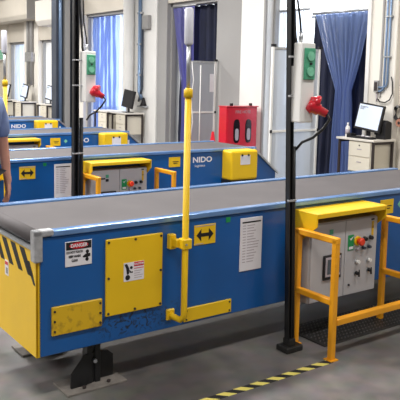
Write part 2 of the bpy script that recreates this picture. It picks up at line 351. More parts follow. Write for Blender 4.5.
# ---------------------------------------------------------------- conveyor
L = 3.88
def make_conveyor():
    t = thing('belt_conveyor', '', 'conveyor', (1.25, 3.0, 0))
    side = [(0, 0.245), (L, 0.245), (L, 0.59), (L - 0.30, 0.83), (0, 0.83)]
    MB().prism(side, 1, 0, 0.03, 0.004).build('side_panel', 'blue', t)
    MB().prism(side, 1, 0.76, 0.79, 0.004).build('side_panel', 'blue', t)
    for v0, v1 in ((-0.012, 0.045), (0.745, 0.802)):
        MB().box((0.06, v0, 0.832), (L - 0.30, v1, 0.862), 0.006, 2).build('side_rail', 'railblue', t)
    MB().box((0.03, 0.055, 0.80), (L - 0.30, 0.735, 0.852)).tube([(0.035, 0.055, 0.815), (0.035, 0.735, 0.815)], 0.037, 20).build('belt', 'belt', t)
    MB().prism([(0.02, 0.27), (L - 0.05, 0.27), (L - 0.05, 0.56), (L - 0.33, 0.79), (0.02, 0.79)], 1, 0.03, 0.76).build('light_block', 'black', t)  # dark filler box added between the side panels to block light
    ep = MB().box((-0.012, 0.0, 0.245), (0.0, 0.79, 0.762), 0.002).box((-0.012, 0, 0.755), (0.02, 0.79, 0.764)).build('end_panel', 'yellow', t)
    MB().box((-0.016, 0.04, 0.764), (0.016, 0.75, 0.772)).build('panel_flange', 'steel', ep)
    for k in range(7):
        y = 0.045 + (k - 1) * 0.122
        MB().prism([(y, 0.635), (y + 0.055, 0.635), (y + 0.165, 0.754), (y + 0.10, 0.754)] if k else [(0.004, 0.60), (0.03, 0.60), (0.125, 0.70), (0.08, 0.705)], 0, -0.0135, -0.012).build('hazard_stripe', 'ink', ep)
    MB().box((-0.0135, 0.36, 0.56), (-0.012, 0.41, 0.64)).build('inspection_tag', 'paper', ep)
    MB().box((-0.0145, 0.365, 0.615), (-0.0135, 0.405, 0.632)).build('tag_print', 'red', ep)
    MB().box((-0.0145, 0.385, 0.57), (-0.0135, 0.390, 0.60)).box((-0.0145, 0.372, 0.57), (-0.0135, 0.377, 0.60)).build('tag_print', 'ink', ep)
    # corner bearing housings
    for v in (-0.014, 0.742):
        MB().box((-0.026, v, 0.715), (0.018, v + 0.055, 0.868), 0.008, 2).box((-0.026, v, 0.836), (0.075, v + 0.055, 0.868), 0.008, 2).build('corner_bracket', 'cast', t)
    MB().box((-0.013, 0.0, 0.245), (0.012, 0.03, 0.83), 0.003).build('corner_post', 'yellow', t)
    # cover panels
    cp = MB().box((0.352, -0.014, 0.385), (0.688, 0, 0.782), 0.003).build('cover_panel', 'yellow', t)
    for x in (0.365, 0.52, 0.675):
        for z in (0.40, 0.583, 0.768):
            if x == 0.52 and z == 0.583: continue
            MB().tube([(x, -0.019, z), (x, -0.014, z)], 0.0065, 8).build('bolt', 'darkbrown', cp)
    st = MB().box((0.452, -0.0155, 0.552), (0.572, -0.014, 0.650)).build('roller_warning_sticker', 'paper', cp)
    MB().box((0.512, -0.0165, 0.626), (0.570, -0.0155, 0.648)).box((0.512, -0.0165, 0.614), (0.570, -0.0155, 0.617)).build('sticker_print', 'red', cp)
    text('lettering', 'CAUTION', 0.013, 'paper', (0.541, -0.0170, 0.637), FACE_FRONT, cp, 1.0, 0.0003)
    k = MB().tube([(0.475, -0.0165, 0.572), (0.475, -0.0155, 0.572)], 0.014, 14).prism([(0.456, 0.642), (0.470, 0.645), (0.484, 0.618), (0.482, 0.590), (0.470, 0.588), (0.466, 0.62)], 1, -0.0165, -0.0155)
    k.prism([(0.484, 0.612), (0.497, 0.600), (0.505, 0.602), (0.505, 0.594), (0.486, 0.596)], 1, -0.0165, -0.0155)
    k.tube([(0.496, -0.0165, 0.622), (0.496, -0.0155, 0.622)], 0.008, 12).build('pictogram', 'ink', cp)
    m = MB()
    for z, w in ((0.600, 0.045), (0.588, 0.035), (0.576, 0.052), (0.564, 0.045)): m.box((0.514, -0.0165, z), (0.514 + w, -0.0155, z + 0.0035))
    m.build('small_print', 'faintink', cp)
    lp = MB().box((0.062, -0.014, 0.343), (0.332, 0, 0.486), 0.003).build('lower_cover_panel', 'wornyellow', t)
    for x in (0.075, 0.32):
        for z in (0.365, 0.415, 0.465): MB().tube([(x, -0.019, z), (x, -0.014, z)], 0.006, 8).build('bolt', 'darkbrown', lp)
    # danger sign
    sg = MB().box((0.135, -0.004, 0.672), (0.277, 0, 0.796), 0.001).build('danger_sign', 'paper', t)
    MB().box((0.139, -0.0055, 0.755), (0.273, -0.004, 0.793)).build('sign_header', 'ink', sg)
    el = [(0.206 + 0.050 * math.cos(a * PI / 12), 0.774 + 0.0155 * math.sin(a * PI / 12)) for a in range(24)]
    MB().prism(el, 1, -0.0068, -0.0055).build('header_oval', 'red', sg)
    text('lettering', 'DANGER', 0.024, 'paper', (0.206, -0.0075, 0.774), FACE_FRONT, sg, 0.92, 0.0006)
    for s_, z in (('DO NOT TOUCH', 0.742), ('KEEP HANDS', 0.721), ('CLEAR', 0.700)):
        text('lettering', s_, 0.016, 'ink', (0.184, -0.005, z), FACE_FRONT, sg, 0.68, 0.0004)
    p = MB().tube([(0.252, -0.0055, 0.738), (0.252, -0.004, 0.738)], 0.009, 12).tube([(0.250, -0.0055, 0.699), (0.250, -0.004, 0.699)], 0.009, 12)
    p.prism([(0.226, 0.715), (0.243, 0.726), (0.268, 0.728), (0.268, 0.713), (0.243, 0.709), (0.232, 0.709)], 1, -0.0055, -0.004).box((0.247, -0.0055, 0.70), (0.255, -0.004, 0.738)).build('pictogram', 'ink', sg)
    # double arrow sign
    ar = MB().box((0.898, -0.004, 0.682), (1.044, 0, 0.794), 0.001).build('arrow_sign', 'yellow', t)
    az = 0.737; a0, a1 = 0.912, 1.028; am = (a0 + a1) / 2
    MB().prism([(a0, az), (a0 + 0.032, az + 0.034), (a0 + 0.032, az + 0.010), (a1 - 0.032, az + 0.010), (a1 - 0.032, az + 0.034), (a1, az), (a1 - 0.032, az - 0.034), (a1 - 0.032, az - 0.010), (a0 + 0.032, az - 0.010), (a0 + 0.032, az - 0.034)], 1, -0.0055, -0.004).build('double_arrow', 'ink', ar)
    MB().box((0.904, -0.0055, 0.785), (1.038, -0.004, 0.789)).box((0.904, -0.0055, 0.687), (0.96, -0.004, 0.690)).build('small_print', 'faintink', ar)
    # green tag, document pouch
    MB().box((1.118, -0.003, 0.788), (1.148, 0, 0.818)).build('green_tag', 'green', t)
    dp = MB().box((1.222, -0.006, 0.486), (1.388, 0, 0.800), 0.002).build('document_pouch', 'paper', t)
    MB().box((1.236, -0.0072, 0.770), (1.374, -0.006, 0.778)).build('heading_line', 'ink', dp)
    m = MB()
    for r in range(14):
        z = 0.752 - r * 0.0165
        m.box((1.240, -0.0070, z), (1.262, -0.006, z + 0.005)).box((1.272, -0.0070, z), (1.272 + 0.045 + 0.05 * random.random(), -0.006, z + 0.005))
    m.build('small_print', 'faintink', dp)
    # narrow yellow guard plate low on the side
    yp = MB().box((0.835, -0.012, 0.262), (1.165, 0, 0.338), 0.002).build('kick_plate', 'yellow', t)
    for x in (0.85, 1.15):
        for z in (0.275, 0.325): MB().tube([(x, -0.017, z), (x, -0.012, z)], 0.005, 8).build('bolt', 'darkbrown', yp)
    # yellow label right of the control cabinet
    yl = MB().box((2.445, -0.004, 0.700), (2.582, 0, 0.800), 0.001).build('warning_label', 'yellow', t)
    MB().box((2.50, -0.0055, 0.735), (2.545, -0.004, 0.742)).box((2.49, -0.0055, 0.752), (2.56, -0.004, 0.758)).build('small_print', 'ink', yl)
    # maker's lettering
    text('lettering', 'NIDO', 0.080, 'paper', (2.86, -0.0012, 0.755), FACE_FRONT, t, 1.2, 0.002)
    text('lettering', 'logistics', 0.035, 'paper', (2.83, -0.0012, 0.695), FACE_FRONT, t, 1.2, 0.0)
    MB().prism([(2.63, 0.755), (2.655, 0.780), (2.68, 0.755), (2.655, 0.73)], 1, -0.002, 0).build('emblem', 'paleteal', t)
    # motor cover
    mc = MB().box((3.11, -0.17, 0.54), (3.47, 0, 0.850), 0.02, 2).build('motor_cover', 'yellow', t)
    MB().box((3.11, -0.15, 0.485), (3.48, 0, 0.54), 0.005).build('cover_base', 'black', mc)
    MB().box((3.23, -0.172, 0.70), (3.36, -0.170, 0.80)).build('cover_sticker', 'paper', mc)
    for x in (3.25, 3.335): MB().tube([(x, -0.178, 0.80), (x, -0.170, 0.80)], 0.012, 10).build('latch', 'ink', mc)
    MB().box((3.56, -0.003, 0.66), (3.585, 0, 0.74)).build('side_label', 'paper', t)
    # sloping outfeed with its bright edge rail
    for v in (-0.012, 0.80): MB().bar((L - 0.34, v, 0.845), (L + 0.02, v, 0.555), 0.022).build('outfeed_rail', 'steel', t)
    MB().prism([(L - 0.30, 0.852), (L, 0.60), (L, 0.57), (L - 0.33, 0.82)], 1, 0.055, 0.735).build('outfeed_plate', 'rubber', t)
    MB().box((3.64, -0.012, 0.40), (L - 0.02, 0, 0.475), 0.002).build('kick_plate', 'yellow', t)
    # legs
    for x in (0.33, 3.3):
        for v in (0.10, 0.69):
            lg = MB().box((x - 0.038, v - 0.03, 0.012), (x - 0.008, v + 0.03, 0.30), 0.003).box((x + 0.008, v - 0.03, 0.012), (x + 0.038, v + 0.03, 0.30), 0.003)
            lg.box((x - 0.03, v - 0.02, 0.012), (x + 0.03, v + 0.025, 0.17)).box((x - 0.045, v - 0.034, 0.29), (x + 0.045, v + 0.034, 0.32), 0.003)
            lg.prism([(x - 0.13, 0.012), (x - 0.04, 0.012), (x - 0.03, 0.175), (x - 0.055, 0.175), (x - 0.13, 0.085)], 1, v - 0.035, v - 0.025)
            lg.prism([(x + 0.13, 0.012), (x + 0.04, 0.012), (x + 0.03, 0.165), (x + 0.10, 0.155), (x + 0.13, 0.13)], 1, v + 0.005, v + 0.015)
            lo = lg.build('leg', 'black', t)
            MB().box((x - 0.175, v - 0.09, 0), (x + 0.165, v + 0.09, 0.012), 0.002).build('foot_plate', 'concreteplate', lo)
            MB().tube([(x, v - 0.048, 0.135), (x, v - 0.030, 0.135)], 0.011, 6).build('bolt', 'steel', lo)
            MB().tube([(x - 0.07, v - 0.06, 0.012), (x - 0.07, v - 0.06, 0.024)], 0.010, 6).build('bolt', 'darkbrown', lo)
            MB().tube([(x + 0.07, v - 0.06, 0.012), (x + 0.07, v - 0.06, 0.024)], 0.010, 6).build('bolt', 'darkbrown', lo)
    return t

# ---------------------------------------------------------------- control cabinet on the conveyor side
def make_cabinet():
    t = thing('control_cabinet', '', 'control box', (2.91, 2.86, -0.036))
    Wd, D = 0.60, 0.135
    bx = MB().box((0, 0.012, 0.285), (Wd, D, 0.775), 0.004).build('casing', 'panelgrey', t)
    for x0, x1 in ((0.004, 0.298), (0.302, Wd - 0.004)):
        MB().box((x0, 0, 0.29), (x1, 0.012, 0.770), 0.003).build('door', 'panelgrey', bx)
    MB().tube([(0.345, -0.008, 0.355), (0.345, 0, 0.355)], 0.007, 10).build('lock', 'ink', bx)
    c = MB().box((-0.015, -0.060, 0.840), (0.590, 0.139, 0.852), 0.003).box((-0.015, -0.064, 0.824), (0.590, -0.057, 0.852), 0.002)
    c.prism([(-0.058, 0.842), (0.139, 0.842), (0.139, 0.65), (0.10, 0.65), (-0.058, 0.775)], 0, -0.015, -0.008)
    c.prism([(-0.058, 0.842), (0.139, 0.842), (0.139, 0.65), (0.10, 0.65), (-0.058, 0.775)], 0, 0.602, 0.610)
    c.box((0.58, -0.060, 0.840), (0.610, 0.139, 0.852)).build('canopy', 'yellow', t)
    h = MB().box((0.105, -0.012, 0.420), (0.262, 0, 0.575), 0.004).build('operator_panel', 'ink', t)
    MB().box((0.118, -0.014, 0.440), (0.252, -0.012, 0.562), 0.001).build('panel_bezel', 'faintink', h)
    MB().box((0.134, -0.0155, 0.456), (0.245, -0.014, 0.548)).build('screen', 'hmi', h)
    g = MB().box((0.322, -0.004, 0.577), (0.376, 0, 0.676), 0.002).build('power_label', 'green', t)
    MB().prism([(0.334, 0.655), (0.345, 0.640), (0.370, 0.668), (0.345, 0.652)], 1, -0.0052, -0.004).build('label_mark', 'paper', g)
    MB().box((0.330, -0.0052, 0.585), (0.368, -0.004, 0.602)).build('label_mark', 'paper', g)
    e = MB().tube([(0.407, -0.012, 0.632), (0.407, 0, 0.632)], 0.030, 20).build('button_collar', 'yellow', t)
    MB().tube([(0.407, -0.05, 0.632), (0.407, -0.040, 0.632), (0.407, -0.012, 0.632)], [0.019, 0.026, 0.018], 20).build('stop_button', 'estop', t)
    for x, z, r, m in ((0.472, 0.638, 0.014, 'ink'), (0.528, 0.640, 0.014, 'ink'), (0.407, 0.580, 0.011, 'faintink'), (0.460, 0.582, 0.011, 'darksteel'), (0.514, 0.583, 0.011, 'darksteel'),
                       (0.412, 0.497, 0.013, 'white'), (0.522, 0.494, 0.013, 'white'), (0.408, 0.424, 0.012, 'ink'), (0.526, 0.428, 0.012, 'ink')):
        k = MB().tube([(x, -0.004, z), (x, 0, z)], r * 1.45, 16).build('knob_ring', 'steel', t)
        MB().tube([(x, -0.024, z), (x, -0.004, z)], [r * 0.85, r], 14).build('knob', m, k)
    for x in (0.412, 0.526): MB().prism([(x - 0.006, 0.404), (x + 0.006, 0.404), (x, 0.449)], 1, -0.030, -0.022).build('knob_pointer', 'ink', t)
    w = MB().box((0.540, -0.003, 0.650), (0.560, 0, 0.745), 0.001).build('warning_label', 'wornyellow', t)
    MB().prism([(0.543, 0.700), (0.557, 0.700), (0.550, 0.718)], 1, -0.004, -0.003).build('label_mark', 'ink', w)
    MB().box((0.06, -0.003, 0.688), (0.15, 0, 0.700)).box((0.155, -0.003, 0.665), (0.185, 0, 0.690)).build('label_strip', 'ink', t)
    MB().box((0.155, -0.003, 0.70), (0.185, 0, 0.730)).build('label_strip', 'socketgreen', t)
    MB().box((0.535, -0.003, 0.752), (0.562, 0, 0.762)).build('label_strip', 'ink', t)
    for x in (0.05, 0.52): MB().box((x, 0.10, 0.255), (x + 0.03, 0.138, 0.30), 0.003).build('mounting_foot', 'steel', t)
    return t

# ---------------------------------------------------------------- amber guard rail round the cabinet
def make_guard():
    t = thing('guard_rail', '', 'guard rail', (2.865, 2.62, 0))
    w = 0.036
    def frame(x, yb):
        f = MB().bar((x, 0, 0), (x, 0, 0.71), w).bar((x, yb, 0), (x, yb, 0.71), w).bar((x, -0.02, 0.70), (x, yb + 0.02, 0.70), w).bar((x, 0, 0.34), (x, yb, 0.34), w)
        f.build('end_frame', 'amber', t)
        for y in (0, yb): MB().box((x - 0.03, y - 0.03, 0), (x + 0.03, y + 0.03, 0.006)).build('foot_pad', 'amber', t)
    frame(0.0, 0.30); frame(0.79, 0.30)
    MB().bar((0.02, 0, 0.222), (0.77, 0, 0.222), 0.04).build('low_rail', 'amber', t)
    return t

# ---------------------------------------------------------------- signal light on a bent pole
def make_signal():
    t = thing('signal_light_pole', '', 'signal light', (2.025, 2.905, 0))
    MB().tube([(-0.03, 0.088, 0.325), (-0.025, 0.055, 0.318), (-0.012, 0.015, 0.312), (0, 0, 0.335), (0, 0, 0.37), (0, 0, 1.51)], 0.0175, 14).build('pole', 'yellow', t)
    for z in (0.73,):
        br = MB().box((-0.055, 0.06, z - 0.04), (-0.015, 0.095, z + 0.04), 0.004).box((-0.045, 0.015, z - 0.022), (-0.02, 0.07, z + 0.022), 0.003).box((-0.03, -0.025, z - 0.028), (0.028, 0.026, z + 0.028), 0.005).build('clamp', 'yellow', t)
        MB().tube([(-0.012, -0.026, z), (-0.012, -0.032, z)], 0.006, 6).build('bolt', 'steel', br)
    MB().box((-0.055, 0.078, 0.295), (-0.005, 0.095, 0.355), 0.004).build('clamp', 'yellow', t)
    MB().tube([(0, 0, 1.495), (0, 0, 1.535), (0, 0, 1.545)], [0.0235, 0.0235, 0.012], 14).build('coupling', 'yellow', t)
    MB().tube([(-0.002, 0, 1.54), (-0.004, 0, 1.77)], 0.0105, 12).build('stem', 'steel', t)
    MB().tube([(-0.004, 0, 1.762), (-0.004, 0, 1.772), (-0.005, 0, 1.94), (-0.005, 0, 1.948)], [0.018, 0.0235, 0.0235, 0.018], 20).build('lamp_lens', 'lens', t)
    return t

# ---------------------------------------------------------------- channel post with socket box
def make_post(lean, hh=ZC):
    """post root at its foot; lean = sideways drift per metre of height"""
    t = thing('channel_post', '', 'post', (2.755, 2.86, 0))
    dx = lambda z: lean * z
    a = 0.0165
    p = MB()
    def beam(x, y, w, d): p.prism([(x - w / 2, y - d / 2), (x + w / 2, y - d / 2), (x + w / 2, y + d / 2), (x - w / 2, y + d / 2)], 2, 0.01, hh)
    beam(-0.012, 0, 0.006, 0.034); beam(0.012, 0, 0.006, 0.034); beam(0, 0.014, 0.03, 0.006)
    for i in range(40): p.box((-0.012, 0.004, 0.05 + i * 0.115), (0.012, 0.013, 0.10 + i * 0.115))
    for v in p.bm.verts: v.co.x += dx(v.co.z)
    p.build('channel', 'black', t)
    MB().box((-0.055, -0.05, 0), (0.075, 0.05, 0.035), 0.005).box((-0.02, -0.03, 0.03), (0.03, 0.03, 0.075), 0.004).build('base_block', 'rubber', t)
    MB().tube([(0.034 + dx(z), 0.0, z) for z in (0.05, 0.5, 0.9, 1.22)], 0.011, 10).build('conduit', 'black', t)
    for z in (0.9, 1.5, 1.72):
        MB().box((-0.018 + dx(z), -0.019, z), (0.042 + dx(z), 0.0, z + 0.012), 0.002).build('clip', 'cast', t)
    return t
def make_socketbox():
    t = thing('socket_box', '', 'socket box', (2.742, 2.84, 0))
    x0, x1, y0, y1, z0, z1 = -0.045, 0.058, -0.062, 0.055, 1.36, 1.805
    MB().box((x0, y0, z0), (x1, y1, z1), 0.008, 2).build('casing', 'white', t)
    g = MB().box((x0 + 0.012, y0 - 0.012, 1.60), (x1 - 0.008, y0, 1.775), 0.004).build('socket_plate', 'socketgreen', t)
    for z in (1.645, 1.73): MB().tube([(0.008, y0 - 0.02, z), (0.008, y0 - 0.012, z)], 0.026, 18).build('socket_cover', 'paleteal', g)
    MB().tube([(0.008, y0 - 0.024, 1.688), (0.008, y0 - 0.012, 1.688)], 0.006, 8).build('latch', 'ink', g)
    # red plug, its socket and hinged lid
    s = Vector((0.035, y0 - 0.002, 1.455)); d = Vector((0.62, -0.62, -0.42)).normalized()
    pl = MB().tube([s - d * 0.02, s + d * 0.015, s + d * 0.02, s + d * 0.05, s + d * 0.055, s + d * 0.10], [0.036, 0.042, 0.034, 0.034, 0.026, 0.022], 20).build('plug', 'redplastic', t)
    MB().tube([s + Vector((-0.006, 0, 0.03)), s + d * 0.05 + Vector((-0.002, 0, 0.045)), s + d * 0.06 + Vector((-0.002, 0, 0.047))], [0.02, 0.036, 0.03], 14).build('socket_lid', 'redplastic', pl)
    e = s + d * 0.10
    pts = [e, e + d * 0.02 + Vector((0, 0, -0.02)), Vector((0.085, -0.12, 1.33)), Vector((0.05, -0.075, 1.275)), Vector((0.02, -0.02, 1.245)), Vector((0.010, 0.018, 1.20))]
    MB().tube(pts, 0.008, 8).build('plug_cable', 'black', pl)
    MB().tube([(0.0, 0, z1), (0.0, 0, z1 + 0.06)], 0.013, 10).build('gland', 'steel', t)
    MB().tube([(0.0, 0, z1 + 0.05), (-0.004, 0.006, z1 + 0.12), (-0.02, 0.02, z1 + 0.25), (-0.03, 0.03, z1 + 0.7), (-0.04, 0.03, 4.7)], 0.006, 8).build('supply_cable', 'black', t)
    MB().tube([(x0 + 0.01, 0, z1), (x0 + 0.004, 0.005, z1 + 0.03), (-0.035, 0.02, z1 + 0.1), (-0.055, 0.03, z1 + 0.4), (-0.07, 0.03, 4.7)], 0.010, 8).build('supply_cable', 'black', t)
    return t

conv = make_conveyor(); cab = make_cabinet(); guard = make_guard(); sig = make_signal()
post = make_post(-0.040); sock = make_socketbox()
sock.location.x -= 0.0
conv['label'] = 'nearest belt conveyor, yellow end with black stripes and blue side with danger sign'
cab['label'] = 'nearest grey control cabinet with red stop button under a yellow canopy'
guard['label'] = 'nearest amber tube guard rail standing on floor round the control cabinet'
sig['label'] = 'tall yellow pole with white signal light on side of the nearest conveyor'
post['label'] = 'black channel post standing on floor right in front of nearest conveyor'
sock['label'] = 'near socket box with green sockets and red plug on the thin black post'
G = dict(conv='belt conveyors side by side', cab='control cabinets on the conveyors', guard='amber guard rails', sig='signal light poles', post='channel posts', sock='socket boxes on posts')
for o, k in ((conv, 'conv'), (cab, 'cab'), (guard, 'guard'), (sig, 'sig'), (post, 'post'), (sock, 'sock')): o['group'] = G[k]
rows = [(0.05, 2.69, 'second'), (-0.18, 5.05, 'third'), (-0.02, 7.60, 'fourth')]
post2 = make_post(0.0)
for r, (dx, dy, word) in enumerate(rows):
    where = {'second': 'just behind the nearest conveyor', 'third': 'third row back, beyond the second belt', 'fourth': 'farthest row, at the foot of the far dock doors'}[word]
    def off(o, e=0): return (o.location.x + dx + e, o.location.y + dy, o.location.z)
    ce = -0.15 if word == 'second' else -0.03
    place(conv, off(conv), 'blue sided belt conveyor, ' + where, G['conv'])
    place(cab, off(cab, ce), 'grey control cabinet with canopy on the %s conveyor from the front' % word, G['cab'])
    place(guard, off(guard, ce), 'amber guard rail in front of the %s conveyor from the front' % word, G['guard'])
    place(sig, off(sig, -0.03), 'yellow signal light pole on the %s conveyor from the front' % word, G['sig'])
    px = (-0.045 if word == 'second' else 0.0)
    if word == 'second':
        post2.location = (2.755 + dx + px - 0.10, 2.86 + dy, 0)
        post2['label'] = 'thick black post between the nearest and second conveyors, beside a red plug'; post2['group'] = G['post']
        for ch in post2.children:
            ch.scale = (1.7, 1.4, 1)
        place(sock, (2.742 + dx - 0.032, 2.84 + dy, 0), 'far socket box with red plug at right of the thick black post', G['sock'])

# ---------------------------------------------------------------- mat and tape
t = thing('rubber_mat', 'black ribbed rubber mat on floor under the nearest control cabinet', 'mat', (2.97, 2.77, 0))
MB().box((0, 0, 0), (1.15, 0.36, 0.008), 0.003).build('mat_base', 'rubber', t)
m = MB()
for i in range(38):
    for j in range(9):
        x = 0.02 + i * 0.0298; y = 0.02 + j * 0.038
        m.prism([(x, y), (x + 0.02, y + 0.012), (x + 0.018, y + 0.02), (x - 0.002, y + 0.008)], 2, 0.008, 0.013)
m.build('mat_studs', 'stud', t, kind='stuff')
tag(MB().box((0, 0, 0), (2.05, 0.048, 0.0015)).build('floor_tape', 'tape'), 'yellow and black hazard tape line on the concrete floor', 'floor tape').location = (0.80, 2.585, 0)

# ---------------------------------------------------------------- glass screens beside the dock doors
def glass_screen(x0, x1, y, ztop, zbar, label):
    t = thing('glass_screen', label, 'screen', (x0, y, 0), group='glass side screens')
    w = x1 - x0
    MB().box((0.02, -0.004, 0.06), (w - 0.02, 0.004, ztop - 0.02)).build('glass_pane', 'glass', t)
    for x in (0, w - 0.03): MB().box((x, -0.018, 0), (x + 0.03, 0.018, ztop), 0.003).build('frame_post', 'white', t)
    MB().box((0.03, -0.012, ztop - 0.03), (w - 0.03, 0.012, ztop), 0.002).build('frame_rail', 'steel', t)
    MB().box((0.03, -0.012, 0.04), (w - 0.03, 0.012, 0.07), 0.002).build('frame_rail', 'steel', t)
    MB().box((0.03, -0.016, zbar - 0.015), (w - 0.03, 0.016, zbar + 0.015), 0.002).build('middle_rail', 'white', t)
    for x in (-0.012, w - 0.02): MB().box((x, -0.026, zbar - 0.02), (x + 0.035, -0.016, zbar + 0.02), 0.002).build('hinge', 'ink', t)
    for x in (-0.005, w - 0.03): MB().box((x, -0.02, ztop), (x + 0.06, 0.02, ztop + 0.035), 0.002).build('end_cap', 'ink', t)
    return t
glass_screen(5.79, 6.63, 6.50, 2.0, 0.94, 'tall glass screen in white posts, right behind the black channel post')
g2 = glass_screen(6.46, 7.03, 9.30, 1.87, 1.02, 'tall glass screen with white notice, left of the red fire cabinet')
MB().box((0.45, -0.006, 1.36), (0.535, -0.004, 1.66)).build('notice', 'paper', g2)
MB().tube([(0.24, -0.03, 0.05), (0.24, -0.03, 1.8)], 0.01, 8).build('slim_strut', 'white', g2)
MB().tube([(0.07, -0.02, 1.85), (0.10, -0.03, 1.55), (0.06, -0.03, 1.25), (0.10, -0.03, 0.85), (0.06, -0.03, 0.6)], 0.008, 8).build('hanging_cable', 'white', g2)
tag(MB().tube([(0, 0, 0), (0, 0, 0.03), (0, 0, 0.031), (0, 0, 0.72)], [0.17, 0.17, 0.13, 0.02], 20).build('traffic_cone', 'redplastic'), 'red cone standing in front of the far glass screen', 'cone').location = (6.78, 9.0, 0.0)

# ---------------------------------------------------------------- red fire hose cabinet on a stand
t = thing('fire_cabinet', 'red fire equipment cabinet with two windows, by the white pier', 'fire cabinet', (6.36, 8.10, 0))
bx = MB().box((0, 0.012, 0.42), (0.60, 0.20, 1.17), 0.006).build('casing', 'redpaint', t)
MB().box((-0.01, -0.01, 1.165), (0.61, 0.21, 1.18), 0.003).build('lid', 'redpaint', t)
d = MB().box((0.015, 0, 0.44), (0.585, 0.012, 1.15), 0.004).build('door', 'redpaint', t)
def oval(cx, cz, rx, rz, n=24): return [(cx + rx * math.copysign(abs(math.cos(a)) ** 0.6, math.cos(a)), cz + rz * math.copysign(abs(math.sin(a)) ** 0.6, math.sin(a))) for a in [2 * PI * k / n for k in range(n)]]
for cx in (0.19, 0.42):
    MB().prism(oval(cx, 0.80, 0.062, 0.18), 1, -0.003, 0.004).build('window', 'darkglass', d)
    MB().prism(oval(cx + 0.005, 0.75, 0.034, 0.09), 1, -0.005, -0.002).build('gauge', 'faintink', d)
text('lettering', 'FIRE HOSE', 0.065, 'wallgrey', (0.31, -0.001, 1.09), FACE_FRONT, d, 1.0)
for x in (0.04, 0.52): MB().box((x, 0.03, 0), (x + 0.04, 0.21, 0.42), 0.003).build('stand_leg', 'black', t)
for x in (0.12, 0.5): MB().box((x, 0.06, 1.18), (x + 0.04, 0.10, 1.22), 0.004).build('lifting_eye', 'ink', t)

# ---------------------------------------------------------------- desks, monitors, things on the desk
def make_desk(label):
    t = thing('desk', label, 'desk', (6.64, 5.54, 0), group='desks along the dock wall')
    MB().box((-0.02, -0.02, 0.855), (0.40, 0.60, 0.882), 0.004).build('desk_top', 'deskwhite', t)
    for x, y in ((0, 0), (0.36, 0), (0, 0.55), (0.36, 0.55)): MB().box((x, y, 0), (x + 0.03, y + 0.03, 0.855), 0.003).build('leg', 'darkbrown', t)
    for y in (0.005, 0.555): MB().box((0.03, y, 0.82), (0.36, y + 0.02, 0.855)).build('apron', 'darkbrown', t)
    c = MB().box((0.01, 0.035, 0.46), (0.37, 0.40, 0.85), 0.003).build('drawer_unit', 'drawer', t)
    for z in (0.47, 0.66):
        dr = MB().box((-0.006, 0.045, z), (0.01, 0.39, z + 0.18), 0.003).build('drawer', 'drawer', c)
    for z in (0.585, 0.745):
        MB().box((-0.010, 0.18, z), (-0.006, 0.25, z + 0.012)).build('drawer_label', 'faintink', c)
    MB().tube([(-0.014, 0.215, 0.80), (-0.006, 0.215, 0.80)], 0.008, 10).build('lock', 'ink', c)
    return t
def make_monitor():
    t = thing('monitor', '', 'monitor', (6.78, 5.78, 0.882), 0)
    MB().box((-0.06, -0.10, 0), (0.10, 0.10, 0.012), 0.004).box((0.03, -0.03, 0.01), (0.05, 0.03, 0.20), 0.004).build('stand', 'ink', t)
    b = MB().box((-0.018, -0.205, 0.095), (0.020, 0.205, 0.44), 0.006); s = MB().box((-0.021, -0.182, 0.125), (-0.018, 0.182, 0.418))
    ln = MB().box((-0.0225, 0.04, 0.385), (-0.021, 0.165, 0.392)).box((-0.0225, 0.08, 0.37), (-0.021, 0.165, 0.376)).box((-0.0225, 0.10, 0.355), (-0.021, 0.165, 0.361))
    R_ = Matrix.Translation((0, 0, 0.1)) @ Matrix.Rotation(math.radians(6), 4, 'X') @ Matrix.Rotation(math.radians(9), 4, 'Y') @ Matrix.Translation((0, 0, -0.1))
    for q in (b, s, ln): bmesh.ops.transform(q.bm, matrix=R_, verts=q.bm.verts[:])
    bo = b.build('monitor_casing', 'ink', t); s.build('screen', 'screen', bo); ln.build('screen_text', 'darksteel', bo)
    return t
desk = make_desk('white topped desk with two cream drawers and dark legs, under the lit monitor')
mon = make_monitor(); mon['label'] = 'black framed monitor with a lit white screen on the nearest desk'; mon['group'] = 'monitors on the desks'
place(desk, (6.60, 11.55, 0), 'desk with dark monitor, standing by the white pier with pipes', 'desks along the dock wall')
m2 = place(mon, (6.76, 11.80, 0.882), 'dark monitor on the second desk back, near the white piped pier', 'monitors on the desks')
for ch in m2.children:
    for q in ch.children:
        if q.name.startswith('screen'):
            q.data = q.data.copy(); q.data.materials.clear(); q.data.materials.append(M['ink'])
d3 = place(desk, (6.60, 12.30, 0), 'plain desk just left of the desk with the dark monitor', 'desks along the dock wall')
for y, w in ((15.3, 'just left of the dark steel column'), (16.9, 'at the foot of the far cream pier'), (18.2, 'in front of the leftmost bright dock door')):
    place(desk, (6.60, y, 0), 'far small desk ' + w, 'desks along the dock wall')
    place(mon, (6.76, y + 0.25, 0.882), 'far small monitor on the desk ' + w, 'monitors on the desks')
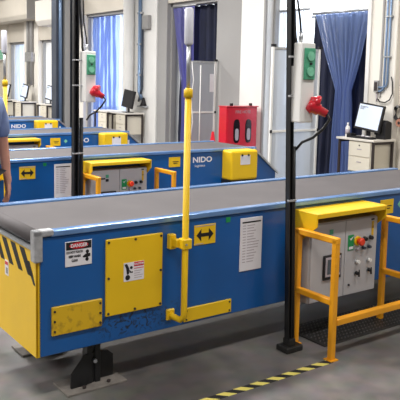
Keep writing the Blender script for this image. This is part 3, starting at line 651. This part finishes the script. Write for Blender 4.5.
# keyboard, bottle, black telephone box, small boxes
t = thing('keyboard', 'low black keyboard lying on the desk in front of the monitor', 'keyboard', (6.66, 5.60, 0.882))
MB().box((0, 0, 0), (0.10, 0.34, 0.018), 0.004).build('keyboard_body', 'ink', t)
m = MB()
for i in range(4):
    for j in range(14): m.box((0.012 + i * 0.021, 0.012 + j * 0.0228, 0.018), (0.029 + i * 0.021, 0.030 + j * 0.0228, 0.024))
m.build('keys', 'rubber', t, kind='stuff')
t = thing('spray_bottle', 'small white plastic bottle on the left end of the desk', 'bottle', (6.70, 6.02, 0.882))
MB().tube([(0, 0, 0), (0, 0, 0.01), (0, 0, 0.12), (0, 0, 0.15)], [0.026, 0.03, 0.03, 0.012], 16).build('bottle_body', 'white', t)
MB().tube([(0, 0, 0.15), (0, 0, 0.185)], 0.013, 12).build('cap', 'white', t)
MB().tube([(0, 0, 0.04), (0, 0, 0.10)], 0.0308, 16).build('bottle_label', 'faintink', t)
t = thing('telephone', 'black wall phone box standing upright at the right end of the desk', 'phone', (6.90, 5.53, 0.882))
MB().prism([(-0.07, 0), (0.06, 0), (0.06, 0.21), (-0.03, 0.24), (-0.07, 0.19)], 1, 0.0, 0.15, 0.008).build('phone_body', 'ink', t)
MB().box((-0.06, 0.15, 0.05), (0.03, 0.18, 0.27), 0.01, 2).build('handset', 'ink', t)
MB().box((-0.073, 0.03, 0.05), (-0.070, 0.12, 0.16)).build('keypad', 'rubber', t)
for (x, y, a, m_, lab, w) in ((6.65, 5.93, 0.06, 'ink', 'black box of cables on the desk below the monitor', 'cable_box'),):
    t = thing(w, lab, 'box', (x + 0.02, y + 0.02, 0.882)); MB().box((0, -0.02, 0), (0.10, 0.06, 0.05), 0.004).build('box_body', m_, t)
    MB().box((0.02, 0, 0.05), (0.07, 0.04, 0.056)).build('box_lid', 'rubber', t)
t = thing('paper_scraps', 'crumpled white papers on the keyboard under the monitor', 'paper', (6.69, 5.66, 0.906))
MB().box((0.0, 0, 0), (0.05, 0.07, 0.012), 0.004).build('paper_scrap', 'paper', t); MB().box((0.02, 0.10, 0), (0.05, 0.15, 0.02), 0.005).build('paper_scrap', 'paper', t)

# wall services on the near pier: pipes, junction box, cable loop, small bowl shaped bracket
t = thing('pipe_run', 'blue grey pipes down the cream pier above the desk', 'pipe', (XW, 5.72, 0))
for y, x in ((0.02, -0.03), (-0.03, -0.03)):
    MB().tube([(x, y, 4.7), (x, y, 1.56 + (0.02 - y)), (x, y + 0.01, 1.50 + (0.02 - y)), (x, y + 0.05, 1.475 + (0.02 - y)), (x, 0.14, 1.475 + (0.02 - y))], 0.014, 10).build('pipe', 'pipe', t)
for z in (1.9, 2.4): MB().box((-0.05, -0.06, z), (0, 0.05, z + 0.02), 0.002).build('pipe_clip', 'steel', t)
t = thing('junction_box', 'small grey junction box on the cream pier over the monitor', 'junction box', (XW, 5.82, 1.46))
MB().box((-0.05, 0, 0), (0, 0.07, 0.15), 0.004).build('box_body', 'wallgrey', t)
MB().box((-0.054, 0.01, 0.02), (-0.05, 0.06, 0.13), 0.002).build('box_cover', 'darkbrown', t)
MB().tube([(-0.02, 0.035, 0), (-0.02, 0.035, -0.12)], 0.008, 8).build('cable_tail', 'faintink', t)
tag(MB().tube([(-0.02, 0.10, 1.38), (-0.03, 0.05, 1.34), (-0.03, -0.03, 1.335), (-0.03, -0.10, 1.37), (-0.03, -0.14, 1.45), (-0.03, -0.13, 1.60), (-0.03, -0.11, 1.66)], 0.008, 8).build('wall_cable', 'black'), 'thin dark cable curving across the wall right of the monitor', 'cable').location = (XW, 5.74, 0)
t = thing('cable_coil', 'coil of black cable hanging on wall right of the monitor', 'cable', (XW + 0.08, 5.54, 1.21))
for k in range(4):
    pts = [(-0.02 - 0.012 * k, 0.065 * math.cos(a) + 0.004 * k, 0.085 * math.sin(a)) for a in [2 * PI * i / 20 for i in range(21)]]
    MB().tube(pts, 0.009, 8).build('cable_loop', 'black', t)
MB().box((-0.08, -0.012, 0.07), (0.02, 0.012, 0.10), 0.003).build('hook', 'steel', t)
t = thing('tape_roll', 'pinkish brown roll hanging on wall below the cable coil', 'roll', (XW + 0.03, 5.50, 1.09))
MB().tube([(-0.03, 0, 0), (0.02, 0, 0)], 0.05, 20).build('roll_body', 'skin', t)
MB().tube([(-0.034, 0, 0), (-0.03, 0, 0)], 0.018, 14).build('roll_core', 'darkbrown', t)
MB().box((0.0, -0.01, 0.03), (0.07, 0.01, 0.07)).build('hook', 'steel', t)
# services on the second cream pier
t = thing('pipe_run', 'blue and white pipes running down the second cream pier', 'pipe', (XW, 11.78, 0))
MB().tube([(-0.12, 0.28, 4.7), (-0.12, 0.28, 1.25), (-0.12, 0.25, 1.15)], 0.11, 14).build('pipe', 'white', t)
MB().tube([(-0.04, -0.02, 4.7), (-0.04, -0.02, 1.3), (-0.04, -0.12, 1.15)], 0.035, 10).build('pipe', 'pipe', t)
MB().tube([(-0.04, -0.13, 2.5), (-0.04, -0.13, 1.35), (-0.04, 0.0, 1.10)], 0.02, 10).build('pipe', 'darksteel', t)
for z in (1.6, 2.2, 2.8): MB().box((-0.06, -0.10, z), (0, 0.06, z + 0.04), 0.004).build('pipe_clip', 'steel', t)
t = thing('junction_box', 'grey junction box high on the second cream pier beside its pipes', 'junction box', (XW, 11.40, 2.50))
MB().box((-0.08, 0, 0), (0, 0.22, 0.26), 0.006).build('box_body', 'wallgrey', t); MB().box((-0.086, 0.03, 0.03), (-0.08, 0.19, 0.23), 0.003).build('box_cover', 'wallgrey', t)
t = thing('hand_lamp', 'dark hook shaped fitting low on the second cream pier', 'fitting', (XW, 11.60, 1.02))
MB().tube([(-0.03, 0, 0.16), (-0.03, 0, 0.06), (-0.03, 0, 0)], [0.02, 0.05, 0.08], 12).build('fitting_body', 'ink', t); MB().box((-0.10, -0.14, -0.03), (0, 0.14, 0), 0.004).build('bracket', 'steel', t)
# services on the far pier
t = thing('pipe_run', 'thin grey pipes on the far cream pier at upper left', 'pipe', (XW, 17.3, 0))
for y in (-0.1, 0.12): MB().tube([(-0.05, y, 4.7), (-0.05, y, 1.3)], 0.05, 10).build('pipe', 'wallgrey', t)
MB().box((-0.10, -0.2, 1.9), (0, 0.25, 2.15), 0.01).build('pipe_clip', 'steel', t)
t = thing('wall_sign', 'glowing pale green sign at the far left edge', 'sign', (XW - 0.02, 19.2, 1.95))
MB().box((-0.06, 0, 0), (0, 0.55, 0.32), 0.01).build('sign_body', 'white', t); MB().box((-0.065, 0.03, 0.03), (-0.06, 0.52, 0.29)).build('sign_face', 'paleteal', t)
# dark steel column and low shelf
t = thing('steel_column', 'broad dark blue grey steel column left of the thick black post', 'column', (5.45, 12.2, 0))
MB().box((0, 0, 0), (0.05, 0.22, ZC), 0.005).box((0.36, 0, 0), (0.42, 0.22, ZC), 0.005).box((0.05, 0.12, 0), (0.36, 0.16, ZC)).build('steel_section', 'darksteel', t)
MB().tube([(0.10, 0.05, 0), (0.10, 0.05, ZC)], 0.04, 12).build('drain_pipe', 'pipe', t, 'blue grey pipe')
MB().box((0.19, 0.02, 0.0), (0.30, 0.12, ZC), 0.01).build('cable_duct', 'wallgrey', t)
MB().box((-0.1, -0.1, 0), (0.52, 0.32, 0.03), 0.005).build('base_plate', 'darksteel', t)

# ceiling lamps
for i, (x, y) in enumerate(LAMPS):
    if i == 0:
        l0 = thing('ceiling_lamp', 'long white ceiling lamp hanging over the conveyors', 'lamp', (x, y, 4.45), group='ceiling lamps')
        MB().box((-0.8, -0.2, 0), (0.8, 0.2, 0.06), 0.01).build('housing', 'white', l0)
        MB().box((-0.75, -0.17, -0.01), (0.75, 0.17, 0)).build('diffuser', 'lamp', l0)
        for sx in (-0.6, 0.6): MB().tube([(sx, 0, 0.06), (sx, 0, 0.35)], 0.006, 8).build('hanger', 'steel', l0)
    else:
        c = copy_tree(l0); c.location = (x, y, 4.45)

# ---------------------------------------------------------------- person at the left edge
def skinned(name, m, parent, nodes, edges, sub=2):
    """nodes: name -> (xyz, radius or (rx, ry)); edges as name pairs; the first node is the root"""
    me = bpy.data.meshes.new(name); keys = list(nodes); idx = {k: i for i, k in enumerate(keys)}
    me.from_pydata([nodes[k][0] for k in keys], [(idx[a], idx[b]) for a, b in edges], [])
    o = bpy.data.objects.new(name, me); COL.objects.link(o); o.parent = parent; me.materials.append(M[m])
    md = o.modifiers.new('skin', 'SKIN'); md.use_smooth_shade = True
    if not me.skin_vertices: me.skin_vertices.new()
    for i, k in enumerate(keys):
        r = nodes[k][1]; me.skin_vertices[0].data[i].radius = (r, r) if isinstance(r, (int, float)) else r
        me.skin_vertices[0].data[i].use_root = (i == 0)
    s = o.modifiers.new('sub', 'SUBSURF'); s.levels = sub; s.render_levels = sub
    return o
t = thing('person', 'person in blue grey short sleeved shirt and black trousers, arm hanging, at left edge', 'person', (1.470, 4.62, 0))
N = {'pelvis': ((0, 0, 0.95), (0.115, 0.09)), 'waist': ((0, 0, 1.08), (0.11, 0.08)), 'chest': ((0, 0, 1.27), (0.135, 0.10)), 'neck0': ((0, 0, 1.42), (0.07, 0.065)), 'neck': ((0, -0.01, 1.48), 0.052),
     'head0': ((0, -0.02, 1.56), (0.066, 0.076)), 'head1': ((0, -0.015, 1.64), (0.076, 0.092)), 'head2': ((0, -0.005, 1.70), (0.062, 0.075))}
Ed = [('pelvis', 'waist'), ('waist', 'chest'), ('chest', 'neck0'), ('neck0', 'neck'), ('neck', 'head0'), ('head0', 'head1'), ('head1', 'head2')]
for s_, n_ in ((1, 'R'), (-1, 'L')):
    N['sh' + n_] = ((s_ * 0.165, 0, 1.385), 0.058); N['ua' + n_] = ((s_ * 0.185, 0.005, 1.25), 0.046); N['el' + n_] = ((s_ * 0.205, 0.01, 1.10), 0.038)
    N['fa' + n_] = ((s_ * 0.212, -0.005, 1.0), 0.036); N['wr' + n_] = ((s_ * 0.218, -0.03, 0.865), 0.025); N['pa' + n_] = ((s_ * 0.218, -0.038, 0.80), (0.020, 0.036))
    Ed += [('chest', 'sh' + n_), ('sh' + n_, 'ua' + n_), ('ua' + n_, 'el' + n_), ('el' + n_, 'fa' + n_), ('fa' + n_, 'wr' + n_), ('wr' + n_, 'pa' + n_)]
    for f, (dy, ln) in enumerate(((-0.030, 0.080), (-0.010, 0.092), (0.010, 0.086), (0.028, 0.068))):
        x, y, z = s_ * 0.218, -0.038 + dy, 0.775
        a, b_, c_ = 'f%d0%s' % (f, n_), 'f%d1%s' % (f, n_), 'f%d2%s' % (f, n_)
        N[a] = ((x, y, z), 0.0095); N[b_] = ((x - s_ * 0.008, y, z - ln * 0.5), 0.0085); N[c_] = ((x - s_ * 0.028, y, z - ln), 0.007)
        Ed += [('pa' + n_, a), (a, b_), (b_, c_)]
    N['t0' + n_] = ((s_ * 0.208, -0.078, 0.815), 0.011); N['t1' + n_] = ((s_ * 0.200, -0.098, 0.775), 0.009); N['t2' + n_] = ((s_ * 0.195, -0.100, 0.745), 0.0075)
    Ed += [('wr' + n_, 't0' + n_), ('t0' + n_, 't1' + n_), ('t1' + n_, 't2' + n_)]
    N['hp' + n_] = ((s_ * 0.095, 0, 0.88), 0.085); N['kn' + n_] = ((s_ * 0.10, -0.01, 0.50), 0.058); N['cf' + n_] = ((s_ * 0.10, 0.01, 0.34), 0.055); N['an' + n_] = ((s_ * 0.10, 0.02, 0.09), 0.037); N['to' + n_] = ((s_ * 0.11, -0.12, 0.04), 0.032)
    Ed += [('pelvis', 'hp' + n_), ('hp' + n_, 'kn' + n_), ('kn' + n_, 'cf' + n_), ('cf' + n_, 'an' + n_), ('an' + n_, 'to' + n_)]
body = skinned('body', 'skin', t, N, Ed)
SN = {'w': ((0, 0, 0.90), (0.165, 0.135)), 'b': ((0, 0, 1.08), (0.15, 0.118)), 'c': ((0, 0, 1.27), (0.168, 0.13)), 'n': ((0, 0, 1.405), (0.085, 0.08))}
SE = [('w', 'b'), ('b', 'c'), ('c', 'n')]
for s_, n_ in ((1, 'R'), (-1, 'L')):
    SN['s' + n_] = ((s_ * 0.165, 0, 1.385), 0.072); SN['u' + n_] = ((s_ * 0.188, 0.005, 1.26), 0.066); SN['v' + n_] = ((s_ * 0.200, 0.005, 1.14), 0.060)
    SE += [('c', 's' + n_), ('s' + n_, 'u' + n_), ('u' + n_, 'v' + n_)]
skinned('shirt', 'shirt', t, SN, SE)
TN = {'w': ((0, 0, 0.99), (0.145, 0.118))}; TE = []
for s_, n_ in ((1, 'R'), (-1, 'L')):
    TN['h' + n_] = ((s_ * 0.088, 0, 0.86), 0.088); TN['k' + n_] = ((s_ * 0.10, -0.01, 0.50), 0.078); TN['a' + n_] = ((s_ * 0.10, 0.015, 0.10), 0.062)
    TE += [('w', 'h' + n_), ('h' + n_, 'k' + n_), ('k' + n_, 'a' + n_)]
skinned('trousers', 'trousers', t, TN, TE)
def loft(rings, n=28):
    return lambda u, v: (lambda k: (lambda a, b, f: tuple((a[i] * (1 - f) + b[i] * f) for i in range(3)))(rings[min(int(k), len(rings) - 2)], rings[min(int(k), len(rings) - 2) + 1], k - min(int(k), len(rings) - 2)))(v * (len(rings) - 1))
def sleeve(name, rings, m):
    g = loft(rings)
    def fn(u, v):
        rx, ry, z = g(u, v); a = 2 * PI * u
        return (rx * math.cos(a), ry * math.sin(a), z)
    return MB().grid(fn, 32, 12).build(name, m, t)
sleeve('shirt_hem', [(0.166, 0.122, 0.885), (0.163, 0.120, 0.98), (0.152, 0.113, 1.10), (0.140, 0.102, 1.20)], 'shirt')
sleeve('waistband', [(0.150, 0.108, 0.80), (0.158, 0.114, 0.88), (0.150, 0.110, 0.99)], 'trousers')
for s_ in (1, -1):
    MB().prism([(-0.19, 0.0), (0.07, 0.0), (0.075, 0.09), (0.0, 0.10), (-0.07, 0.075), (-0.17, 0.05), (-0.20, 0.025)], 0, s_ * 0.105 - 0.045, s_ * 0.105 + 0.045, 0.01).build('shoe', 'black', t)
skinned('hair', 'hair', t, {'a': ((0, 0.03, 1.62), (0.076, 0.075)), 'b': ((0, 0.01, 1.70), (0.074, 0.085)), 'c': ((0, 0.0, 1.735), (0.04, 0.05))}, [('a', 'b'), ('b', 'c')])
for s_ in (1, -1):
    MB().tube([(s_ * 0.03, -0.098, 1.645), (s_ * 0.03, -0.088, 1.645)], 0.011, 10).build('eye', 'ink', t)
    MB().tube([(s_ * 0.078, 0.0, 1.655), (s_ * 0.084, 0.006, 1.635), (s_ * 0.076, 0.0, 1.61)], [0.012, 0.015, 0.009], 8).build('ear', 'skin', t)
MB().prism([(-0.122, 1.60), (-0.09, 1.595), (-0.09, 1.65)], 0, -0.014, 0.014, 0.004).build('nose', 'skin', t)
MB().box((-0.024, -0.098, 1.566), (0.024, -0.085, 1.575), 0.003).build('mouth', 'redpaint', t)
